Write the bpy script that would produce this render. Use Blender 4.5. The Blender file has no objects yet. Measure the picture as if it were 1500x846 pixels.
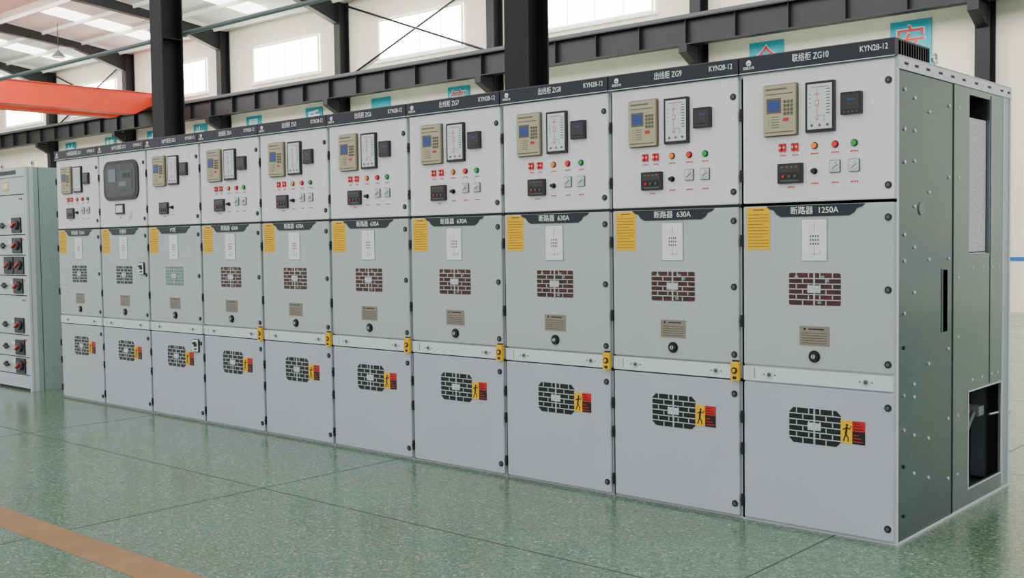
import bpy, math, random
from mathutils import Matrix, Vector
random.seed(4)
S=bpy.context.scene
COL=bpy.context.collection
# ------------------------------------------------------------ materials
def lin(c):
    return tuple(((v/255)/12.92 if v/255<=.04045 else (((v/255)+.055)/1.055)**2.4) for v in c)+(1,)
MATS={}
def mat(name,rgb,rough=.5,metal=0,emis=0,noise=0,nscale=8,bump=0,bscale=200,spec=.5,coat=0):
    m=bpy.data.materials.new(name); m.use_nodes=True
    nt=m.node_tree; b=nt.nodes["Principled BSDF"]
    b.inputs["Roughness"].default_value=rough; b.inputs["Metallic"].default_value=metal
    b.inputs["Specular IOR Level"].default_value=spec
    b.inputs["Coat Weight"].default_value=coat
    c=lin(rgb)
    tc=nt.nodes.new("ShaderNodeTexCoord")
    n=nt.nodes.new("ShaderNodeTexNoise"); n.inputs["Scale"].default_value=nscale; n.inputs["Detail"].default_value=4
    nt.links.new(tc.outputs["Object"],n.inputs["Vector"])
    r=nt.nodes.new("ShaderNodeValToRGB")
    k=noise if noise else .02
    r.color_ramp.elements[0].position=.3; r.color_ramp.elements[1].position=.7
    r.color_ramp.elements[0].color=tuple(v*(1-k) for v in c[:3])+(1,)
    r.color_ramp.elements[1].color=tuple(min(1,v*(1+k)) for v in c[:3])+(1,)
    nt.links.new(n.outputs["Fac"],r.inputs["Fac"]); nt.links.new(r.outputs["Color"],b.inputs["Base Color"])
    if bump:
        n2=nt.nodes.new("ShaderNodeTexNoise"); n2.inputs["Scale"].default_value=bscale; n2.inputs["Detail"].default_value=2
        nt.links.new(tc.outputs["Object"],n2.inputs["Vector"])
        bp=nt.nodes.new("ShaderNodeBump"); bp.inputs["Strength"].default_value=bump; bp.inputs["Distance"].default_value=.002
        nt.links.new(n2.outputs["Fac"],bp.inputs["Height"]); nt.links.new(bp.outputs["Normal"],b.inputs["Normal"])
    if emis:
        b.inputs["Emission Color"].default_value=c; b.inputs["Emission Strength"].default_value=emis
    MATS[name]=m; return m
mat("door_paint_toplit",(232,234,235),.36,noise=.03,nscale=3,bump=.6,bscale=170)  # paler hammered finish, with light from above also put into the colour
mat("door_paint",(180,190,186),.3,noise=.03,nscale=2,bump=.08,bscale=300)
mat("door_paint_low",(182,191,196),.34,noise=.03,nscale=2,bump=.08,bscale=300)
mat("band_paint",(220,224,228),.35,noise=.04)
mat("frame_paint",(184,190,193),.4,noise=.03)
mat("gap_dark",(18,20,22),.6)
mat("void",(6,7,8),.95,spec=0)
mat("side_steel",(80,101,108),.2,metal=.75,noise=.1,nscale=2,bump=.03,bscale=14)
mat("side_steel_rear",(104,122,128),.24,metal=.7,noise=.08,nscale=2,bump=.03,bscale=14)
mat("side_post",(150,163,170),.3,metal=.5,noise=.05,nscale=4)
mat("galv_light",(205,210,213),.38,metal=.2,noise=.06,nscale=12)
mat("galv_dull",(120,128,132),.5,metal=.2,noise=.06,nscale=12)
mat("navy",(12,18,32),.4)
mat("white",(238,240,242),.5)
mat("screen_white",(212,217,220),.3)
mat("black",(6,7,8),.35)
mat("blackgloss",(5,5,8),.08,coat=.3)
mat("darkred",(66,6,14),.3,noise=.7,nscale=14)
mat("cell_black",(8,12,12),.3,noise=.5,nscale=20)
mat("cell_green",(105,140,130),.4,noise=.2,nscale=20)
mat("yellow",(242,188,0),.5,spec=.3)
mat("label_ink",(115,82,5),.5)
mat("red",(205,5,12),.35)
mat("redlamp",(225,5,20),.25,emis=.2)
mat("greenlamp",(0,150,60),.25,emis=.2)
mat("amberlamp",(235,130,5),.25,emis=.2)
mat("beige",(176,170,138),.45,noise=.03)
mat("beige_dark",(98,92,72),.45)
mat("lcd",(30,60,130),.15,emis=.08)
mat("chrome",(205,208,210),.25,metal=.8)
mat("nameplate",(140,133,118),.35,metal=.5,noise=.1,nscale=40)
mat("grey_ink",(80,84,88),.5)
mat("light_panel",(214,218,218),.35)
mat("mesh_grey",(190,190,192),.8,noise=.35,nscale=110)
mat("window_dark",(40,44,48),.1,noise=.6,nscale=12)
mat("steel_dark",(20,22,27),.5,noise=.12,nscale=3,spec=.35)
mat("steel_mid",(60,64,68),.5,noise=.1,nscale=3)
mat("crane_orange",(196,50,22),.45,noise=.06,nscale=2,spec=.3)
mat("wall_paint",(238,231,211),.8,noise=.04,nscale=.8)
mat("roof_white",(222,223,218),.7,noise=.04,nscale=1)
mat("win_glass",(255,252,244),.3,emis=14)
mat("sky_glass",(255,253,246),.3,emis=6)
mat("win_frame_glow",(245,245,240),.5,emis=.6)  # white frames; daylight glare put into the material as a glow
mat("teal",(0,165,185),.5)
mat("signred",(220,30,35),.5)
mat("blue_stripe",(30,100,190),.6)
mat("lv_paint",(196,205,210),.4,noise=.03)
mat("lv_side",(146,168,162),.4,noise=.03)
mat("floor_tan",(156,112,68),.35,noise=.15,nscale=5)
mat("joint",(52,66,57),.5)
mat("pipe",(95,112,112),.4)
# terrazzo
def terrazzo():
    m=bpy.data.materials.new("terrazzo_green"); m.use_nodes=True; nt=m.node_tree; b=nt.nodes["Principled BSDF"]
    L=nt.links.new; N=nt.nodes.new
    tc=N("ShaderNodeTexCoord")
    v=N("ShaderNodeTexVoronoi"); v.inputs["Scale"].default_value=100; L(tc.outputs["Object"],v.inputs["Vector"])
    sep=N("ShaderNodeSeparateColor"); L(v.outputs["Color"],sep.inputs[0])
    r=N("ShaderNodeValToRGB"); L(sep.outputs[0],r.inputs["Fac"])
    cr=r.color_ramp; cr.interpolation='CONSTANT'
    cr.elements[0].position=0; cr.elements[0].color=lin((78,106,87))
    cr.elements[1].position=.35; cr.elements[1].color=lin((91,119,99))
    for p,c in ((.62,(101,128,108)),(.82,(120,143,123)),(.95,(156,168,149)),(.977,(56,78,66))):
        e=cr.elements.new(p); e.color=lin(c)
    n=N("ShaderNodeTexNoise"); n.inputs["Scale"].default_value=.7; n.inputs["Detail"].default_value=7; L(tc.outputs["Object"],n.inputs["Vector"])
    r2=N("ShaderNodeValToRGB"); r2.color_ramp.elements[0].position=.3; r2.color_ramp.elements[0].color=(.95,.82,.68,1); r2.color_ramp.elements[1].position=.55; r2.color_ramp.elements[1].color=(1,1,1,1)
    L(n.outputs["Fac"],r2.inputs["Fac"])
    mx=N("ShaderNodeMix"); mx.data_type='RGBA'; mx.blend_type='MULTIPLY'; mx.inputs[0].default_value=1
    L(r.outputs["Color"],mx.inputs[6]); L(r2.outputs["Color"],mx.inputs[7]); L(mx.outputs[2],b.inputs["Base Color"])
    r3=N("ShaderNodeMapRange"); r3.inputs["To Min"].default_value=.12; r3.inputs["To Max"].default_value=.28; L(n.outputs["Fac"],r3.inputs["Value"]); L(r3.outputs[0],b.inputs["Roughness"])
    b.inputs["Specular IOR Level"].default_value=.5
    MATS["terrazzo"]=m
terrazzo()
# ------------------------------------------------------------ mesh builder
class MB:
    def __init__(s): s.v=[];s.f=[];s.m=[];s.mats=[]
    def mi(s,n):
        if n not in s.mats: s.mats.append(n)
        return s.mats.index(n)
    def box(s,x0,x1,y0,y1,z0,z1,m):
        b=len(s.v); s.v+=[(x0,y0,z0),(x1,y0,z0),(x1,y1,z0),(x0,y1,z0),(x0,y0,z1),(x1,y0,z1),(x1,y1,z1),(x0,y1,z1)]
        for q in ((0,3,2,1),(4,5,6,7),(0,1,5,4),(1,2,6,5),(2,3,7,6),(3,0,4,7)):
            s.f.append(tuple(b+i for i in q)); s.m.append(s.mi(m))
        return s
    def prism(s,pts,y0,y1,m):   # pts CCW seen from -Y (x right, z up); y0 front
        b=len(s.v); n=len(pts); s.v+=[(x,y0,z) for x,z in pts]+[(x,y1,z) for x,z in pts]; k=s.mi(m)
        s.f.append(tuple(b+i for i in range(n))); s.m.append(k)
        s.f.append(tuple(b+n+i for i in reversed(range(n)))); s.m.append(k)
        for i in range(n):
            j=(i+1)%n; s.f.append((b+i,b+n+i,b+n+j,b+j)); s.m.append(k)
        return s
    def prismx(s,pts,x0,x1,m):  # pts (y,z), extruded along x
        b=len(s.v); n=len(pts); s.v+=[(x0,y,z) for y,z in pts]+[(x1,y,z) for y,z in pts]; k=s.mi(m)
        s.f.append(tuple(b+i for i in reversed(range(n)))); s.m.append(k)
        s.f.append(tuple(b+n+i for i in range(n))); s.m.append(k)
        for i in range(n):
            j=(i+1)%n; s.f.append((b+i,b+j,b+n+j,b+n+i)); s.m.append(k)
        return s
    def cyl(s,x,z,r,y0,y1,m,n=20,sx=1):
        return s.prism([(x+r*sx*math.cos(2*math.pi*i/n),z+r*math.sin(2*math.pi*i/n)) for i in range(n)],y0,y1,m)
    def cylx(s,y,z,r,x0,x1,m,n=16):
        return s.prismx([(y+r*math.cos(2*math.pi*i/n),z+r*math.sin(2*math.pi*i/n)) for i in range(n)],x0,x1,m)
    def rrect(s,x0,x1,z0,z1,r,y0,y1,m,n=6):
        p=[]
        for cx,cz,a0 in ((x1-r,z0+r,-90),(x1-r,z1-r,0),(x0+r,z1-r,90),(x0+r,z0+r,180)):
            for i in range(n+1):
                a=math.radians(a0+90*i/n); p.append((cx+r*math.cos(a),cz+r*math.sin(a)))
        return s.prism(p,y0,y1,m)
    def seg(s,p,q,w,y0,y1,m):   # thick line in xz plane
        dx,dz=q[0]-p[0],q[1]-p[1]; l=math.hypot(dx,dz) or 1; nx,nz=-dz/l*w/2,dx/l*w/2
        return s.prism([(p[0]-nx,p[1]-nz),(q[0]-nx,q[1]-nz),(q[0]+nx,q[1]+nz),(p[0]+nx,p[1]+nz)],y0,y1,m)
    def rod(s,p,q,r,m,n=8):
        p=Vector(p);q=Vector(q);d=(q-p).normalized(); u=d.orthogonal().normalized(); w=d.cross(u); b=len(s.v);k=s.mi(m)
        for c in (p,q):
            for i in range(n):
                a=2*math.pi*i/n; s.v.append(tuple(c+u*r*math.cos(a)+w*r*math.sin(a)))
        for i in range(n):
            j=(i+1)%n; s.f.append((b+i,b+j,b+n+j,b+n+i)); s.m.append(k)
        s.f.append(tuple(b+i for i in reversed(range(n)))); s.m.append(k); s.f.append(tuple(b+n+i for i in range(n))); s.m.append(k)
        return s
    def mesh(s,name):
        me=bpy.data.meshes.new(name); me.from_pydata(s.v,[],s.f)
        for n in s.mats: me.materials.append(MATS[n])
        me.polygons.foreach_set("material_index",s.m); me.update(); return me
def obj(name,me,parent=None,loc=(0,0,0),bevel=0):
    o=bpy.data.objects.new(name,me); COL.objects.link(o); o.location=loc
    if parent: o.parent=parent
    if bevel:
        b=o.modifiers.new("bevel",'BEVEL'); b.width=bevel; b.segments=2; b.limit_method='ANGLE'
    return o
def empty(name,loc=(0,0,0)):
    o=bpy.data.objects.new(name,None); o.empty_display_size=.2; COL.objects.link(o); o.location=loc; return o
TC={}
def textmesh(s,size,m,align='CENTER',sx=1):
    k=(s,size,m,align,sx)
    if k in TC: return TC[k]
    c=bpy.data.curves.new("txt",'FONT'); c.body=s; c.size=size; c.align_x=align; c.align_y='CENTER'; c.extrude=.0004; c.resolution_u=3
    o=bpy.data.objects.new("tmp",c); COL.objects.link(o)
    dg=bpy.context.evaluated_depsgraph_get(); dg.update()
    me=bpy.data.meshes.new_from_object(o.evaluated_get(dg)); bpy.data.objects.remove(o)
    me.transform(Matrix.Diagonal((sx,1,1,1))); me.transform(Matrix.Rotation(math.radians(90),4,'X'))
    me.materials.clear(); me.materials.append(MATS[m]); TC[k]=me; return me
def text(name,s,size,m,parent,loc,align='CENTER',sx=1):
    return obj(name,textmesh(s,size,m,align,sx),parent,loc)

# ------------------------------------------------------------ cabinet part meshes (door face y=0)
H=2.3
def make_relay():
    b=MB(); x0,x1,z0,z1=.137,.319,1.90,2.15; w=x1-x0;h=z1-z0
    b.rrect(x0,x1,z0,z1,.008,-.012,.0,"beige_dark")
    b.rrect(x0+.005,x1-.005,z0+.005,z1-.005,.006,-.026,-.012,"beige")
    X=lambda f:x0+f*w
    Z=lambda f:z1-f*h
    b.box(X(.13),X(.56),-.0275,-.026,Z(.56),Z(.27),"beige_dark")
    b.box(X(.18),X(.51),-.0285,-.0275,Z(.52),Z(.31),"lcd")
    b.box(X(.10),X(.72),-.027,-.026,Z(.115),Z(.085),"beige_dark")
    b.box(X(.10),X(.9),-.027,-.026,Z(.20),Z(.185),"grey_ink")
    for i in range(3):
        for j in range(4): b.box(X(.64+.1*i),X(.70+.1*i),-.030,-.026,Z(.60-.075*j),Z(.55-.075*j),"beige_dark" if (i+j)%3 else "grey_ink")
    for j in range(5): b.cyl(X(.2),Z(.63+.05*j),.0025,-.028,-.026,"redlamp" if j<2 else "greenlamp",8)
    for j in range(5): b.box(X(.27),X(.5),-.0268,-.026,Z(.637+.05*j),Z(.623+.05*j),"beige_dark")
    b.box(X(.62),X(.78),-.028,-.026,Z(.72),Z(.66),"red")
    b.box(X(.08),X(.92),-.027,-.026,Z(.93),Z(.91),"beige_dark")
    return b.mesh("protection_relay")
def make_mimic():
    b=MB(); x0,x1,z0,z1=.362,.510,1.905,2.142; c=(x0+x1)/2-.012
    b.rrect(x0,x1,z0,z1,.004,-.018,0,"black")
    b.box(x0+.012,x1-.012,-.0195,-.018,z0+.015,z1-.012,"screen_white")
    y0,y1=-.0203,-.0195
    b.box(x0+.03,x1-.03,y0,y1,z1-.028,z1-.025,"signred")
    b.seg((c,z1-.035),(c,z1-.085),.0022,y0,y1,"signred"); b.seg((c,z1-.115),(c,z0+.06),.0022,y0,y1,"signred")
    b.box(c-.015,c+.015,y0,y1,z1-.06,z1-.057,"signred"); b.box(c-.010,c+.010,y0-.0005,y1,z1-.113,z1-.087,"signred"); b.box(c-.0075,c+.0075,y0-.001,y1,z1-.110,z1-.090,"screen_white")
    b.seg((c-.012,z0+.07),(c,z0+.055),.0022,y0,y1,"signred"); b.seg((c+.012,z0+.07),(c,z0+.055),.0022,y0,y1,"signred")
    b.seg((c,z0+.078),(c+.035,z0+.078),.0025,y0,y1,"greenlamp"); b.seg((c+.035,z0+.078),(c+.035,z0+.05),.0025,y0,y1,"greenlamp")
    for j in range(9): b.box(x1-.04,x1-.02,y0,y1,z1-.04-.014*j,z1-.036-.014*j,"grey_ink")
    for i in range(3): b.cyl(x0+.035+.04*i,z0+.033,.006,-.023,-.0195,"grey_ink" if i!=1 else "red",10)
    for i in range(4): b.box(x0+.022,x0+.03,y0,y1,z1-.06-.02*i,z1-.057-.02*i,"black")
    return b.mesh("mimic_display")
def make_meter():
    b=MB(); b.rrect(.541,.643,1.975,2.078,.004,-.02,0,"black")
    b.box(.550,.634,-.0215,-.02,1.998,2.066,"blackgloss")
    for i in range(4): b.box(.556+.02*i,.566+.02*i,-.0215,-.02,1.984,1.990,"grey_ink")
    b.box(.575,.612,-.022,-.0215,2.040,2.046,"lcd")
    return b.mesh("panel_meter")
def tag(b,x,z,w=.05,h=.014):
    b.box(x-w/2,x+w/2,-.0015,0,z-h/2,z+h/2,"white"); 
    k=w*.8/4
    for i in range(4): b.box(x-w*.4+k*i+.001,x-w*.4+k*(i+1)-.001,-.002,-.0015,z-h*.28,z+h*.28,"red")
def make_controls(full=True):
    b=MB(); z=1.845
    if full:
        for x in (.235,.301):
            b.box(x-.017,x-.004,-.012,0,z-.019,z+.019,"red"); b.box(x+.004,x+.017,-.012,0,z-.019,z+.019,"red"); b.box(x-.006,x+.006,-.010,0,z-.006,z+.006,"red")
            b.box(x-.014,x-.007,-.013,-.012,z-.004,z+.004,"white"); b.box(x+.007,x+.014,-.013,-.012,z-.004,z+.004,"white")
        for x,m in ((.402,"amberlamp"),(.507,"redlamp"),(.602,"greenlamp")):
            b.cyl(x,z,.017,-.006,0,"black"); b.cyl(x,z,.013,-.016,-.006,m)
        for x in (.235,.301,.402,.507,.602): tag(b,x,1.808,.044 if x<.35 else .052,.012)
    b.rrect(.213,.344,1.672,1.768,.004,-.016,0,"black")
    b.box(.222,.335,-.0175,-.016,1.725,1.758,"blackgloss")
    for i in range(4): b.box(.235+.025*i,.243+.025*i,-.019,-.0175,1.748,1.753,"redlamp" if i%2 else "greenlamp")
    for i in range(3): b.cyl(.245+.032*i,1.706,.007,-.021,-.016,"grey_ink" if i else "red",12)
    b.box(.23,.327,-.0165,-.016,1.682,1.688,"grey_ink")
    tag(b,.278,1.655,.05,.013)
    b.cyl(.402,1.725,.015,-.008,0,"black"); b.cyl(.402,1.725,.010,-.028,-.008,"black"); tag(b,.402,1.668,.05,.013)
    if full:
        for x in (.507,.602):
            b.rrect(x-.027,x+.027,1.713,1.772,.004,-.007,0,"grey_ink"); b.rrect(x-.024,x+.024,1.716,1.769,.004,-.010,-.007,"light_panel"); b.cyl(x,1.743,.019,-.014,-.010,"chrome")
            b.seg((x-.013,1.732),(x+.013,1.754),.008,-.024,-.014,"light_panel"); b.seg((x-.015,1.738),(x+.010,1.760),.004,-.016,-.014,"black"); tag(b,x,1.668,.05,.013)
    return b.mesh("controls")
def screws(b,pts,y=0):
    for x,z in pts:
        b.cyl(x,z,.0165,y-.005,y,"black"); b.cyl(x,z,.009,y-.008,y-.005,"grey_ink",10)
def door(x0,x1,z0,z1,m,name):
    b=MB(); b.box(x0,x1,0,.02,z0,z1,m); return b.mesh(name)
def make_grille(z0,z1,cell,chamfer=False,frame="door_paint"):
    x0,x1=.266,.534; b=MB(); c=(x0+x1)/2
    ch=.022 if chamfer else .006
    oct_=[(x0+ch,z0),(x1-ch,z0),(x1,z0+ch),(x1,z1-ch),(x1-ch,z1),(x0+ch,z1),(x0,z1-ch),(x0,z0+ch)]
    b.prism(oct_,-.0015,0,cell)
    t=.0045; rows=6; h=(z1-z0)/rows
    for i in range(1,rows): b.box(x0,x1,-.004,-.0015,z0+i*h-t/2,z0+i*h+t/2,frame)
    for i in range(rows):
        for side in (0,1):
            a=x0 if side==0 else c; w=(x1-x0)/2
            for o in ([.30,.78] if i%2 else [.55]):
                xx=a+w*(o if side==0 else 1-o); b.box(xx-t/2,xx+t/2,-.004,-.0015,z0+i*h,z0+(i+1)*h,frame)
    b.box(c-.004,c+.004,-.005,-.0015,z0,z1,frame)
    b.rrect(c-.034,c+.034,(z0+z1)/2-.018,(z0+z1)/2+.018,.004,-.007,-.0015,frame)
    if cell=="darkred":
        for xx,zz in ((x0+.165,z1-.02),(x0+.19,z1-.035),(x0+.03,z1-.02),(x0+.15,z0+.015)): b.box(xx,xx+.02,-.0022,-.0015,zz-.008,zz+.008,"cell_green")
    return b.mesh("ventilation_grille")
def make_middle_stuff():
    b=MB()
    b.prism([(.225,1.512),(.575,1.512),(.60,1.525),(.615,1.545),(.64,1.552),(.655,1.566),(.145,1.566),(.16,1.552),(.185,1.545),(.20,1.525)],-.004,0,"navy")
    b.box(.034,.165,-.0015,0,1.355,1.562,"yellow")
    for j in range(11): b.box(.044,.155-(.03 if j%4==3 else 0),-.002,-.0015,1.370+.0155*j,1.3728+.0155*j,"label_ink")
    b.box(.07,.13,-.002,-.0015,1.547,1.553,"label_ink")
    b.box(.333,.466,-.0025,0,1.30,1.50,"grey_ink"); b.box(.335,.464,-.003,-.0025,1.302,1.498,"white")
    y0,y1=-.0036,-.003
    b.seg((.40,1.485),(.40,1.44),.0018,y0,y1,"grey_ink"); b.seg((.40,1.37),(.40,1.325),.0018,y0,y1,"grey_ink")
    for i in range(4):
        for j in range(3): b.box(.378+.013*i,.385+.013*i,y0,y1,1.377+.018*j,1.387+.018*j,"grey_ink")
    b.seg((.385,1.335),(.43,1.335),.0018,y0,y1,"grey_ink"); b.seg((.43,1.335),(.43,1.35),.0018,y0,y1,"grey_ink")
    b.box(.323,.477,-.003,0,.898,.99,"nameplate")
    for j in range(5): b.box(.335,.465,-.0035,-.003,.908+.012*j,.910+.012*j,"black")
    b.box(.37,.45,-.0035,-.003,.973,.979,"black"); b.cyl(.35,.976,.006,-.0038,-.003,"black",10)
    b.cyl(.40,.846,.029,-.006,0,"navy",24); b.cyl(.40,.846,.024,-.012,-.006,"black",24); b.cyl(.40,.846,.010,-.018,-.012,"chrome",16); b.box(.398,.402,-.019,-.018,.838,.854,"black")
    screws(b,[(.765,1.50),(.765,1.17),(.765,.83)])
    return b.mesh("door_fittings")
def make_band():
    b=MB(); b.box(.05,.788,-.004,.02,.708,.778,"band_paint"); b.box(.012,.046,0,.02,.708,.778,"band_paint")
    b.box(.075,.079,-.0045,-.004,.72,.77,"grey_ink")
    for x in (.16,.66): b.cyl(x,.742,.017,-.008,-.004,"chrome"); b.cyl(x,.742,.010,-.010,-.008,"grey_ink")
    for x in (.13,.19,.63,.69): b.cyl(x,.742,.004,-.006,-.004,"grey_ink",8)
    return b.mesh("band")
def make_sticker():
    b=MB(); b.box(.534,.592,-.002,0,.448,.556,"yellow"); b.box(.592,.655,-.002,0,.448,.556,"black"); b.box(.592,.655,-.0024,-.002,.508,.556,"red")
    for j in range(3): b.box(.598,.648-.01*j,-.003,-.0024,.516+.013*j,.520+.013*j,"black")
    for j in range(3): b.box(.598,.648-.012*j,-.003,-.002,.458+.015*j,.462+.015*j,"red")
    y0,y1=-.003,-.002; d=.022
    b.cyl(.566,.512+d,.006,y0,y1,"black",10)
    for p,q,w in (((.565,.505),(.560,.47),.010),((.560,.47),(.548,.436),.006),((.560,.47),(.573,.45),.006),((.573,.45),(.570,.434),.005),((.564,.500),(.580,.495),.005),((.564,.500),(.545,.49),.005),((.58,.495),(.587,.51),.004)): b.seg((p[0],p[1]+d),(q[0],q[1]+d),w,y0,y1,"black")
    return b.mesh("warning_sticker")
def make_hinges():
    b=MB()
    for z in (2.02,1.72,1.40,1.0,.52,.36,.10):
        b.cyl(.006,z,.008,-.010,.01,"gap_dark",8); b.box(.0,.013,-.007,.012,z-.03,z+.03,"gap_dark")
    return b.mesh("hinges")
def make_latch():
    b=MB(); b.rrect(.752,.798,.70,.795,.005,-.018,0,"yellow"); b.cyl(.775,.752,.016,-.024,-.018,"black"); b.cyl(.775,.752,.009,-.028,-.024,"yellow"); b.box(.765,.785,-.020,-.018,.708,.722,"black")
    b.rrect(.757,.793,.795,.803,.003,-.012,0,"black"); return b.mesh("interlock_latch")
def body_mesh():
    b=MB(); b.box(0,.8,.02,.72,0,2.22,"frame_paint"); b.box(0,.8,.72,1.59,0,2.22,"frame_paint")
    b.box(.0,.8,.012,.0215,1.566,1.582,"gap_dark"); b.box(0,.8,.015,.0215,.695,.71,"gap_dark")
    b.box(.0,.014,.012,.0215,.01,2.2,"gap_dark")
    return b.mesh("body")
def header_mesh():
    b=MB(); b.box(.0015,.7985,-.012,.03,2.218,2.30,"navy"); b.box(.0015,.7985,-.014,-.012,2.218,2.222,"galv_light"); b.box(.0015,.7985,-.0135,-.012,2.296,2.30,"grey_ink")
    b.box(.002,.798,.03,.40,2.22,2.228,"black"); b.box(.002,.798,.39,.40,2.22,2.30,"black"); b.box(.002,.798,.03,.40,2.292,2.30,"black")
    n=22
    for i in range(n+1):
        x=.004+.788*i/n; b.box(x,x+.006,.03,.40,2.228,2.292,"void")
    for k in range(12):
        y=.055+.029*k; b.box(.796,.7995,y,y+.006,2.228,2.292,"steel_mid")
    b.cyl(.055,2.268,.014,-.0135,-.012,"white",16); b.box(.047,.063,-.0142,-.0135,2.263,2.267,"navy")
    return b.mesh("header")
R=make_relay();MI=make_mimic();ME=make_meter();CF=make_controls(True);CS=make_controls(False)
GU=make_grille(1.09,1.243,"darkred"); GUb=make_grille(1.09,1.243,"cell_black"); GUg=make_grille(1.09,1.243,"cell_green"); GL=make_grille(.425,.595,"cell_black",True,"door_paint_low")
MS=make_middle_stuff();BD=make_band();ST=make_sticker();HG=make_hinges();LT=make_latch();BO=body_mesh();HE=header_mesh()
UD=door(.014,.79,1.582,2.212,"door_paint_toplit","upper_door")
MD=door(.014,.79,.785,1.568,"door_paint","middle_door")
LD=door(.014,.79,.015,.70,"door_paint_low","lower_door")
sb=MB(); screws(sb,[(.765,2.115),(.765,1.645)]); SU=sb.mesh("upper_screws")
sb=MB(); screws(sb,[(.765,.632),(.765,.075)]); SL=sb.mesh("lower_screws")
# PT window door fittings
b=MB(); b.rrect(.11,.69,1.81,2.15,.09,-.014,0,"black",8); b.rrect(.145,.655,1.84,2.12,.07,-.016,-.014,"window_dark",8)
b.box(.36,.60,-.018,-.016,1.90,2.06,"grey_ink"); b.box(.20,.33,-.0185,-.016,1.97,2.08,"galv_dull"); b.box(.38,.5,-.019,-.018,1.93,1.97,"galv_dull"); b.box(.45,.57,-.020,-.018,2.0,2.04,"black")
b.rrect(.30,.44,1.69,1.78,.004,-.014,0,"black"); b.box(.315,.425,-.0155,-.014,1.705,1.765,"chrome"); b.box(.50,.56,-.012,0,1.67,1.72,"light_panel"); tag(b,.37,1.66); tag(b,.53,1.65)
PW=b.mesh("inspection_window")
b=MB(); b.rrect(.0,.085,.0,.105,.01,-.012,0,"black"); b.rrect(.006,.079,.006,.099,.008,-.016,-.012,"white"); b.rrect(.02,.065,.02,.085,.008,-.018,-.016,"grey_ink"); b.seg((.02,.075),(.065,.055),.012,-.03,-.016,"black"); b.seg((.02,.03),(.065,.04),.01,-.03,-.016,"white")
HB=b.mesh("handle_lock")
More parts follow.
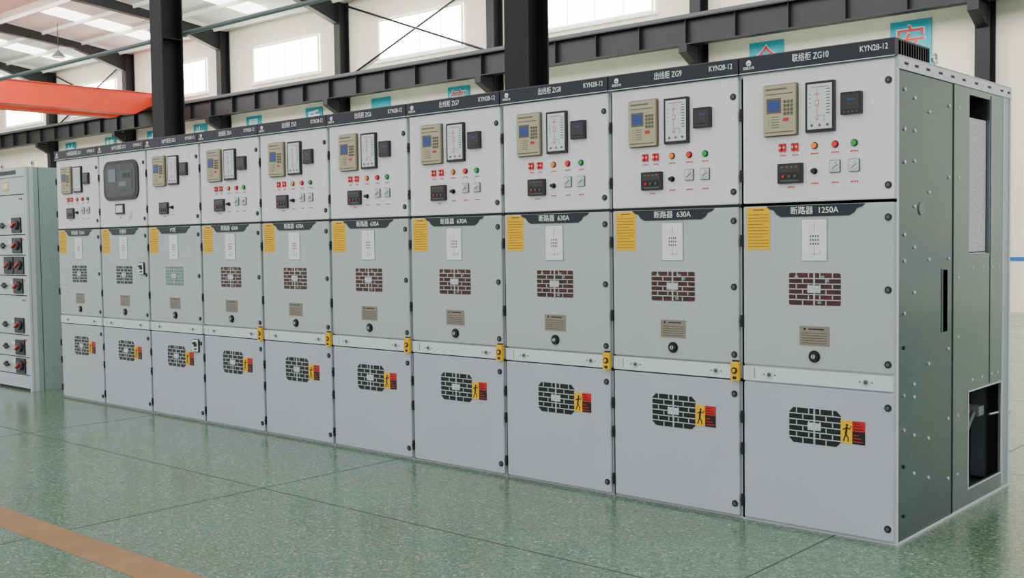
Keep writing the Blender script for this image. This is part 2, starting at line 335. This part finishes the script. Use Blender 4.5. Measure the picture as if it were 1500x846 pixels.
# end cabinet body
def end_body():
    b=MB()
    b.box(0,.797,.02,.715,0,2.22,"side_steel"); b.box(0,.8,.012,.035,0.0,2.22,"frame_paint")
    b.box(.0,.8,.012,.0215,1.566,1.582,"gap_dark"); b.box(0,.8,.015,.0215,.695,.71,"gap_dark"); b.box(.0,.014,.012,.0215,.01,2.2,"gap_dark")
    m="side_steel_rear"
    b.box(0,.02,.72,1.59,0,2.22,m); b.box(.02,.8,1.575,1.59,0,2.22,m); b.box(.02,.8,.72,1.575,2.205,2.22,m); b.box(.02,.785,.72,1.575,0,.03,m)
    b.box(.795,.80,.715,.725,.0,2.22,"gap_dark")
    b.box(.785,.80,.725,.94,.0,2.22,m); b.box(.785,.80,1.46,1.575,0,2.22,"side_post")
    b.box(.785,.80,.94,1.46,.0,.10,m); b.box(.785,.80,.94,1.46,.60,1.315,m); b.box(.785,.80,.94,1.46,2.13,2.22,m); b.box(.785,.80,1.25,1.46,1.315,2.13,m)
    b.box(.797,.802,1.262,1.268,.62,2.15,"gap_dark")
    # inside of upper opening
    b.box(.772,.780,.965,1.249,1.325,2.02,"mesh_grey"); b.box(.70,.785,.935,.945,1.3,2.14,"void"); b.box(.70,.785,1.249,1.255,1.3,2.14,"gap_dark"); b.box(.64,.785,.94,1.255,1.30,1.32,"galv_light")
    b.box(.60,.61,.75,1.5,1.2,2.2,"void")
    # inside of lower opening
    b.box(.15,.17,.74,1.57,.03,1.1,"void"); b.box(.17,.785,.74,1.57,.66,.67,"void"); b.box(.20,.785,.76,.775,.03,.66,"void")
    b.box(.77,.785,.945,.952,.10,.60,"galv_light"); b.box(.10,.785,1.54,1.57,.03,.66,"gap_dark")
    b.box(.62,.70,1.50,1.54,.05,.6,"grey_ink"); b.box(.66,.75,1.25,1.33,.43,.48,"galv_dull"); b.box(.66,.70,1.23,1.25,.44,.475,"signred")
    b.box(.30,.6,.95,1.4,.03,.06,"galv_dull")
    # top rail with slots
    b.box(.80,.806,.02,1.59,2.165,2.222,"galv_light"); b.box(.74,.806,.02,1.59,2.22,2.226,"galv_light")
    for y in (.08,.2,.34,.5,.66,.82,1.0,1.2,1.4,1.52): b.box(.806,.8075,y,y+.045,2.188,2.200,"gap_dark")
    b.box(.80,.804,.02,1.59,0,.012,"galv_light"); b.box(.80,.8045,.012,.022,0,2.17,"galv_light"); b.box(.80,.8045,1.572,1.59,0,2.17,"galv_light"); b.box(.80,.803,1.47,1.48,.03,2.165,"galv_light")
    for y in (.945,1.46): b.box(.80,.803,y-.008,y,.09,.61,"galv_light")
    b.box(.80,.803,.938,1.46,.60,.607,"galv_light"); b.box(.80,.803,.938,1.46,.093,.10,"galv_light")
    # slot
    b.box(.796,.8015,.575,.637,.94,1.244,"void"); b.box(.797,.8018,.572,.576,.935,1.25,"galv_dull")
    rnd=random.Random(2)
    for z in (.12,.35,.52,.68,.9,1.06,1.3,1.42,1.75,1.9,2.08): b.cylx(.10,z,.009,.797,.803,"chrome" if rnd.random()<.75 else "black",10)
    for z in (.3,.48,.66,.72,1.15,1.36,1.55,1.76,1.9,2.05): b.cylx(.22,z,.008,.797,.803,"galv_light",10)
    for z in (.25,.44,.8,1.3,1.62,2.0): b.cylx(.40,z,.008,.797,.803,"galv_light",10)
    for z in (.2,.5,.85,1.30,1.7,2.05): b.cylx(.66,z,.008,.797,.803,"galv_light",10)
    for z in (.2,.5,.9,1.2,1.7,2.05): b.cylx(.79,z,.007,.80,.803,"galv_light",10)
    for y in (1.0,1.15,1.3,1.4):
        for z in (.66,1.24): b.cylx(y,z,.007,.80,.803,"galv_light",10)
    for z in (.7,1.0,1.3,1.6,1.9): b.cylx(1.52,z,.007,.80,.803,"chrome",10)
    b.cylx(.30,1.54,.03,.797,.802,"galv_dull",16)
    b.rod((.78,1.59,.40),(.78,1.66,.40),.008,"black"); b.rod((.78,1.66,.43),(.78,1.66,.34),.008,"galv_light"); b.rod((.79,1.30,.44),(.79,1.66,.42),.006,"chrome")
    for i in range(12):
        a0,a1=2*math.pi*i/12,2*math.pi*(i+1)/12
        b.rod((.785,.50+.026*math.cos(a0),2.262+.026*math.sin(a0)),(.785,.50+.026*math.cos(a1),2.262+.026*math.sin(a1)),.007,"chrome",6)
    b.rod((.785,.5,2.22),(.785,.5,2.24),.010,"chrome")
    return b.mesh("body")
EB=end_body()
XS=[-8.0,-7.2,-6.4,-5.6,-4.8,-4.0,-3.195,-2.385,-1.59,-.79,0.0]
names=["1#电源进线柜 ZG1","1#PT计量柜 ZG2","1#PT变柜 ZG3","出线柜 ZG4","出线柜 ZG5","出线柜 ZG6","出线柜 ZG7","出线柜 ZG8","出线柜 ZG9","联络柜 ZG10"]
mids=["断路器  1250A","计量柜","PT柜"]+["断路器  630A"]*6+["断路器  1250A"]
for i in range(10):
    x=XS[i]; w=XS[i+1]-x; E=empty("switchgear_cabinet",(x,0,0)); E.scale=((w-.004)/.8,1,1)
    obj("body",EB if i==9 else BO,E)
    obj("header",HE,E)
    text("header_title",names[i],.042,"white",E,(.385,-.0135,2.262),sx=.8)
    text("header_type","KYN28-12",.038,"white",E,(.70,-.0135,2.264),sx=.82)
    text("header_brand","诺雅光电",.016,"white",E,(.055,-.0135,2.243))
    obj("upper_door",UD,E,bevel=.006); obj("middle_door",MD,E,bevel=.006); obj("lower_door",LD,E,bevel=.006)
    obj("upper_screws",SU,E); obj("lower_screws",SL,E); obj("hinges",HG,E)
    if i==1:
        obj("inspection_window",PW,E); obj("handle_lock",HB,E,(.66,0,1.17))
    else:
        obj("protection_relay",R,E); obj("mimic_display",MI,E); obj("panel_meter",ME,E); obj("controls",CS if i==2 else CF,E)
    if i==2: obj("handle_lock",HB,E,(.66,0,.56))
    obj("upper_grille",GUb if i<2 else GUg if i==2 else GU,E); obj("lower_grille",GL,E)
    for z in (1.1665,.51): text("grille_text","元力",.034,"white",E,(.40,-.0075,z))
    obj("middle_fittings",MS,E); obj("band",BD,E,bevel=.002); obj("warning_sticker",ST,E)
    text("rating_text",mids[i],.04,"white",E,(.40,-.0045,1.539),sx=1.0)
    if 3<=i<=8: obj("interlock_latch",LT,E)
    if i==9:
        c=bpy.data.curves.new("cable",'CURVE'); c.dimensions='3D'; c.bevel_depth=.012; sp=c.splines.new('BEZIER'); P=[(.73,1.22,.45),(.74,1.12,.40),(.73,1.04,.30),(.7,1.0,.24)]
        sp.bezier_points.add(3)
        for bp,p in zip(sp.bezier_points,P): bp.co=p; bp.handle_left_type=bp.handle_right_type='AUTO'
        c.materials.append(MATS["grey_ink"]); obj("cable",c,E)
# ------------------------------------------------------------ low-voltage drawer cabinets
def lv():
    b=MB(); b.box(0,.8,.02,1.0,0,2.2,"lv_side"); b.box(0,.05,0,.02,0,2.2,"lv_paint"); b.box(.76,.8,0,.02,0,2.2,"lv_paint")
    b.box(.05,.76,.01,.02,0,2.2,"gap_dark")
    zs=[.02,.155,.33,.55,.94,1.137,1.34,1.54,1.936,2.11]
    for k in range(len(zs)-1):
        z0,z1=zs[k]+.005,zs[k+1]-.005; b.box(.055,.755,0,.012,z0,z1,"lv_paint")
        if k in (0,8): continue
        zc=(z0+z1)/2
        if k==5:
            for xx in (.28,.51): b.box(xx,xx+.2,-.012,0,z0+.01,z1-.01,"black"); b.cyl(xx+.1,zc,.045,-.03,-.012,"grey_ink"); b.seg((xx+.06,zc-.02),(xx+.14,zc+.02),.014,-.045,-.03,"red")
        else:
            zc=z0+min(.09,(z1-z0)/2)
            b.rrect(.48,.68,zc-.075,zc+.075,.008,-.014,0,"black"); b.cyl(.58,zc,.045,-.034,-.014,"grey_ink"); b.seg((.54,zc-.02),(.62,zc+.02),.016,-.055,-.034,"red")
            b.cyl(.26,zc,.03,-.02,0,"black"); b.seg((.24,zc),(.36,zc),.018,-.035,-.02,"black"); b.box(.39,.45,-.003,0,zc+.02,zc+.05,"white")
            if z1-z0>.15: b.cyl(.70,z1-.04,.01,-.008,0,"redlamp"); b.cyl(.66,z1-.04,.01,-.008,0,"greenlamp")
    b.box(.30,.42,-.004,0,1.985,2.07,"yellow"); b.box(.31,.41,-.005,-.004,2.0,2.055,"white")
    b.box(.0,.8,-.004,.02,2.11,2.2,"lv_paint"); b.box(.1,.6,-.006,-.004,2.135,2.175,"navy")
    b.box(.80,.802,.03,.07,0,2.2,"galv_light"); b.box(.80,.802,.12,.125,0,2.2,"gap_dark")
    for y in (.1,.9):
        for xx in (.06,.74):
            b.cyl(xx,2.24,.028,y-.006,y+.006,"chrome",14); b.cyl(xx,2.24,.016,y-.0065,y+.0065,"gap_dark",14); b.rod((xx,y,2.19),(xx,y,2.22),.01,"chrome")
    return b.mesh("low_voltage_cabinet")
LV=lv()
for k in range(3): obj("drawer_switchboard",LV,None,(-9.43-.805*k,0,0))
# ------------------------------------------------------------ room
WY=15.85
b=MB(); b.box(-52,9,-9,16.2,-.15,0,"terrazzo")
obj("floor",b.mesh("floor"))
b=MB()
for k in range(-14,4): b.box(-3.3+3*k-.004,-3.3+3*k+.004,-9,WY,0,.0008,"joint")
for k in range(-3,6): b.box(-52,9,-1.1+3*k-.004,-1.1+3*k+.004,0,.0008,"joint")
b.box(-52,9,-2.46,-2.27,0,.0015,"floor_tan")
obj("trim_1",b.mesh("floor_inlay"))
b=MB(); b.box(-52,9,WY,WY+.25,0,8.35,"wall_paint"); b.box(-52,9,WY-.01,WY,.93,1.0,"blue_stripe"); obj("wall_back",b.mesh("wall_back"))
b=MB(); b.box(-52.2,-52,-9,WY,0,9.2,"wall_paint"); obj("wall_left",b.mesh("wall_left"))
n=0
for k in range(9):
    cx=-7.7-5.95*k; n+=1; b=MB(); x0,x1,z0,z1=cx-1.65,cx+1.65,6.5,7.62
    b.box(x0,x1,WY-.02,WY-.01,z0,z1,"win_glass")
    for a in (x0+.82,cx-.01,x1-.84): b.box(a,a+.02,WY-.035,WY-.02,z0,z1,"win_frame_glow")
    for a in (x0,x1-.05): b.box(a,a+.05,WY-.05,WY-.02,z0,z1,"win_frame_glow")
    b.box(x0,x1,WY-.05,WY-.02,z0,z0+.05,"win_frame_glow"); b.box(x0,x1,WY-.05,WY-.02,z1-.05,z1,"win_frame_glow")
    b.box(x0-.1,x1+.1,WY-.09,WY,z0-.06,z0,"win_frame_glow")
    obj("window_%d"%n,b.mesh("window"))
# roof
b=MB()
e,rz,ry=8.32,9.1,9.3
b.prismx([(2.6,e),(ry,rz),(WY+.25,e),(WY+.25,e+.12),(ry,rz+.12),(2.6,e+.12)],-52,9,"roof_white")
for k in range(9):
    y=WY-.5-k*1.4
    z=e+(rz-e)*(WY-y)/(WY-ry) if y>ry else e+(rz-e)*(y-2.6)/(ry-2.6)
    b.box(-52,9,y-.03,y+.03,z-.12,z,"roof_white")
s=(rz-e)/(WY-ry)
for k in range(8):
    cx=-7.7-6*k
    ya,yb=WY-4.6,WY-.9
    za,zb=e+s*(WY-ya)-.01,e+s*(WY-yb)-.01
    b.prismx([(ya,za-.012),(yb,zb-.012),(yb,zb),(ya,za)],cx-.5,cx+.5,"sky_glass")
obj("ceiling",b.mesh("roof"))
# steel frame
def hcol(x,y,wx,wy,z1,nm,m="steel_dark"):
    b=MB(); t=.018
    b.box(-wx/2,wx/2,-wy/2,-wy/2+t,0,z1,m); b.box(-wx/2,wx/2,wy/2-t,wy/2,0,z1,m); b.box(-t/2,t/2,-wy/2+t,wy/2-t,0,z1,m)
    b.box(-wx/2-.06,wx/2+.06,-wy/2-.06,wy/2+.06 if nm=="steel_column" else wy/2,0,.03,m)
    for z in (2,4,6): b.box(-wx/2,wx/2,-wy/2+t,wy/2-t,z,z+.015,m)
    return obj(nm,b.mesh(nm),None,(x,y,0))
for k in range(8): hcol(-4.5-6*k,2.7,.27,.30,e,"steel_column")
for k in range(8):
    x=-4.75-5.97*k
    hcol(x,WY-.2,.26,.34,e,"wall_column")
    b=MB(); b.prismx([(WY-.38,5.1),(WY-.38,5.5),(WY-.85,5.5),(WY-.85,5.35)],x-.1,x+.1,"steel_dark"); 
    A=[(WY-.38,e-.02),(WY-.38,e-.62),(WY-2.2,e-.05+.02),(ry,rz-.42),(2.8+2,e-.0),(2.87,e-.5),(2.87,e-.02),(ry,rz-.02)]
    b.prismx(A,x-.012,x+.012,"steel_dark")
    for (p,q) in (((WY-.38,e-.62),(WY-2.2,e-.03)),((WY-2.2,e-.03),(ry,rz-.42)),((ry,rz-.42),(4.8,e)),((4.8,e),(2.87,e-.5))):
        b.prismx([p,q,(q[0],q[1]-.02),(p[0],p[1]-.02)],x-.11,x+.11,"steel_dark")
    obj("roof_rafter",b.mesh("roof_rafter"))
z0,z1=5.52,6.08
for y in (WY-.62,3.1):
    b=MB()
    b.box(-52,9,y-.13,y+.13,z0,z0+.025,"steel_dark"); b.box(-52,9,y-.17,y+.17,z1-.03,z1,"steel_dark"); b.box(-52,9,y-.012,y+.012,z0,z1,"steel_dark"); b.box(-52,9,y-.04,y+.04,z1,z1+.1,"steel_mid")
    for k in range(50): b.box(-50+1.19*k,-50+1.19*k+.012,y-.12,y+.12,z0,z1,"steel_dark")
    obj("crane_runway_beam",b.mesh("crane_runway_beam"))
for k in (2,5):
    b=MB()
    xa,xb=-4.75-5.97*k-.18,-4.75-5.97*(k+1)+.18
    b.rod((xa,WY-.15,6.2),(xb,WY-.15,8.2),.03,"steel_dark"); b.rod((xb,WY-.08,6.2),(xa,WY-.08,8.2),.03,"steel_dark")
    obj("cross_bracing",b.mesh("cross_bracing"))
b=MB(); b.rod((-52,2.95,4.12),(-6.5,2.95,4.12),.028,"pipe",12)
for k in range(1,8): b.box(-4.5-6*k-.03,-4.5-6*k+.03,2.87,2.98,4.08,4.11,"pipe")
obj("conduit_pipe",b.mesh("conduit_pipe"))
# crane
E=empty("overhead_crane",(-32.5,0,0)); b=MB()
for dx in (-.9,.35):
    b.prismx([(14.95,6.2),(14.2,5.8),(4.0,5.8),(3.35,6.2),(3.35,6.52),(14.95,6.52)][::-1],dx,dx+.55,"crane_orange")
    b.box(dx-.05,dx+.6,3.35,14.95,6.52,6.54,"crane_orange")
b.box(-1.8,1.8,14.93,15.4,6.22,6.5,"crane_orange"); b.box(-1.8,1.8,2.95,3.4,6.22,6.5,"crane_orange")
for xx in (-1.4,1.4): b.cyl(xx,6.34,.16,15.15,15.31,"steel_dark",20); b.cyl(xx,6.34,.16,3.02,3.18,"steel_dark",20)
obj("bridge",b.mesh("bridge"),E)
b=MB(); b.box(-.8,.8,7,8.2,6.55,6.95,"crane_orange"); b.box(-.3,.3,7.3,7.9,6.95,7.25,"steel_dark"); b.rod((0,7.6,6.6),(0,7.6,6.2),.02,"steel_dark"); b.box(-.12,.12,7.5,7.7,5.9,6.2,"yellow"); obj("trolley",b.mesh("trolley"),E)
# signs
ch="安全第一质量为本精益求精"
for j,x in enumerate((-6.17,-9.2,-18.15,-21.2,-24.2,-27.25,-30.3,-33.3,-36.3,-39.4)):
    E=empty("wall_sign",(x,WY-.03,5.05)); b=MB(); b.box(-.39,.39,-.015,.015,-.43,.43,"teal"); b.box(-.32,.32,-.02,-.015,-.35,.35,"teal"); obj("board",b.mesh("board"),E)
    text("character_outline",ch[j%len(ch)],.66,"white",E,(0,-.022,0)); text("character",ch[j%len(ch)],.62,"signred" if j<4 else "white",E,(0,-.025,0))
# pendant lamps
for x,y in ((-27,12.3),(-33,12.3),(-21,12.3)):
    b=MB(); b.rod((0,0,0),(0,0,.9),.012,"steel_dark")
    for i in range(4): b.rod((0,0,-.05*i),(0,0,-.05*(i+1)),.06+.05*i,"steel_mid",16)
    b.rod((0,0,-.2),(0,0,-.215),.19,"white",16)
    obj("pendant_lamp",b.mesh("pendant_lamp"),None,(x,y,7.83))
# ------------------------------------------------------------ light
W=bpy.data.worlds.new("world"); S.world=W; W.use_nodes=True; nt=W.node_tree; bg=nt.nodes["Background"]
tc=nt.nodes.new("ShaderNodeTexCoord"); sp=nt.nodes.new("ShaderNodeSeparateXYZ"); r=nt.nodes.new("ShaderNodeValToRGB")
nt.links.new(tc.outputs["Generated"],sp.inputs[0]); nt.links.new(sp.outputs["Z"],r.inputs["Fac"]); nt.links.new(r.outputs["Color"],bg.inputs["Color"])
r.color_ramp.elements[0].position=0; r.color_ramp.elements[0].color=(.71,.715,.72,1); r.color_ramp.elements[1].position=.8; r.color_ramp.elements[1].color=(1,1,1,1)
bg.inputs["Strength"].default_value=1.65
def area(name,loc,rot,sx,sy,p,c=(1,1,1)):
    l=bpy.data.lights.new(name,'AREA'); l.shape='RECTANGLE'; l.size=sx; l.size_y=sy; l.energy=p; l.color=c
    o=bpy.data.objects.new(name,l); COL.objects.link(o); o.location=loc; o.rotation_euler=rot; return o
area("skylight_far_nave",(-20,9,8.1),(math.radians(25),0,0),50,5,6200,(1,.985,.95))
# ------------------------------------------------------------ camera
yaw,pit,rol,f=-.7262,-.0444,-.0136,1594.33
fw=Vector((math.sin(yaw)*math.cos(pit),math.cos(yaw)*math.cos(pit),math.sin(pit))); r_=Vector((math.cos(yaw),-math.sin(yaw),0)); u=r_.cross(fw)
r2=r_*math.cos(rol)+u*math.sin(rol); u2=-r_*math.sin(rol)+u*math.cos(rol)
cam=bpy.data.cameras.new("camera"); co=bpy.data.objects.new("camera",cam); COL.objects.link(co)
cam.sensor_width=36; cam.lens=36*f/1500; cam.clip_end=300
M=Matrix((( r2.x,u2.x,-fw.x,1.9578),(r2.y,u2.y,-fw.y,-4.8153),(r2.z,u2.z,-fw.z,1.4165),(0,0,0,1)))
co.matrix_world=M; S.camera=co
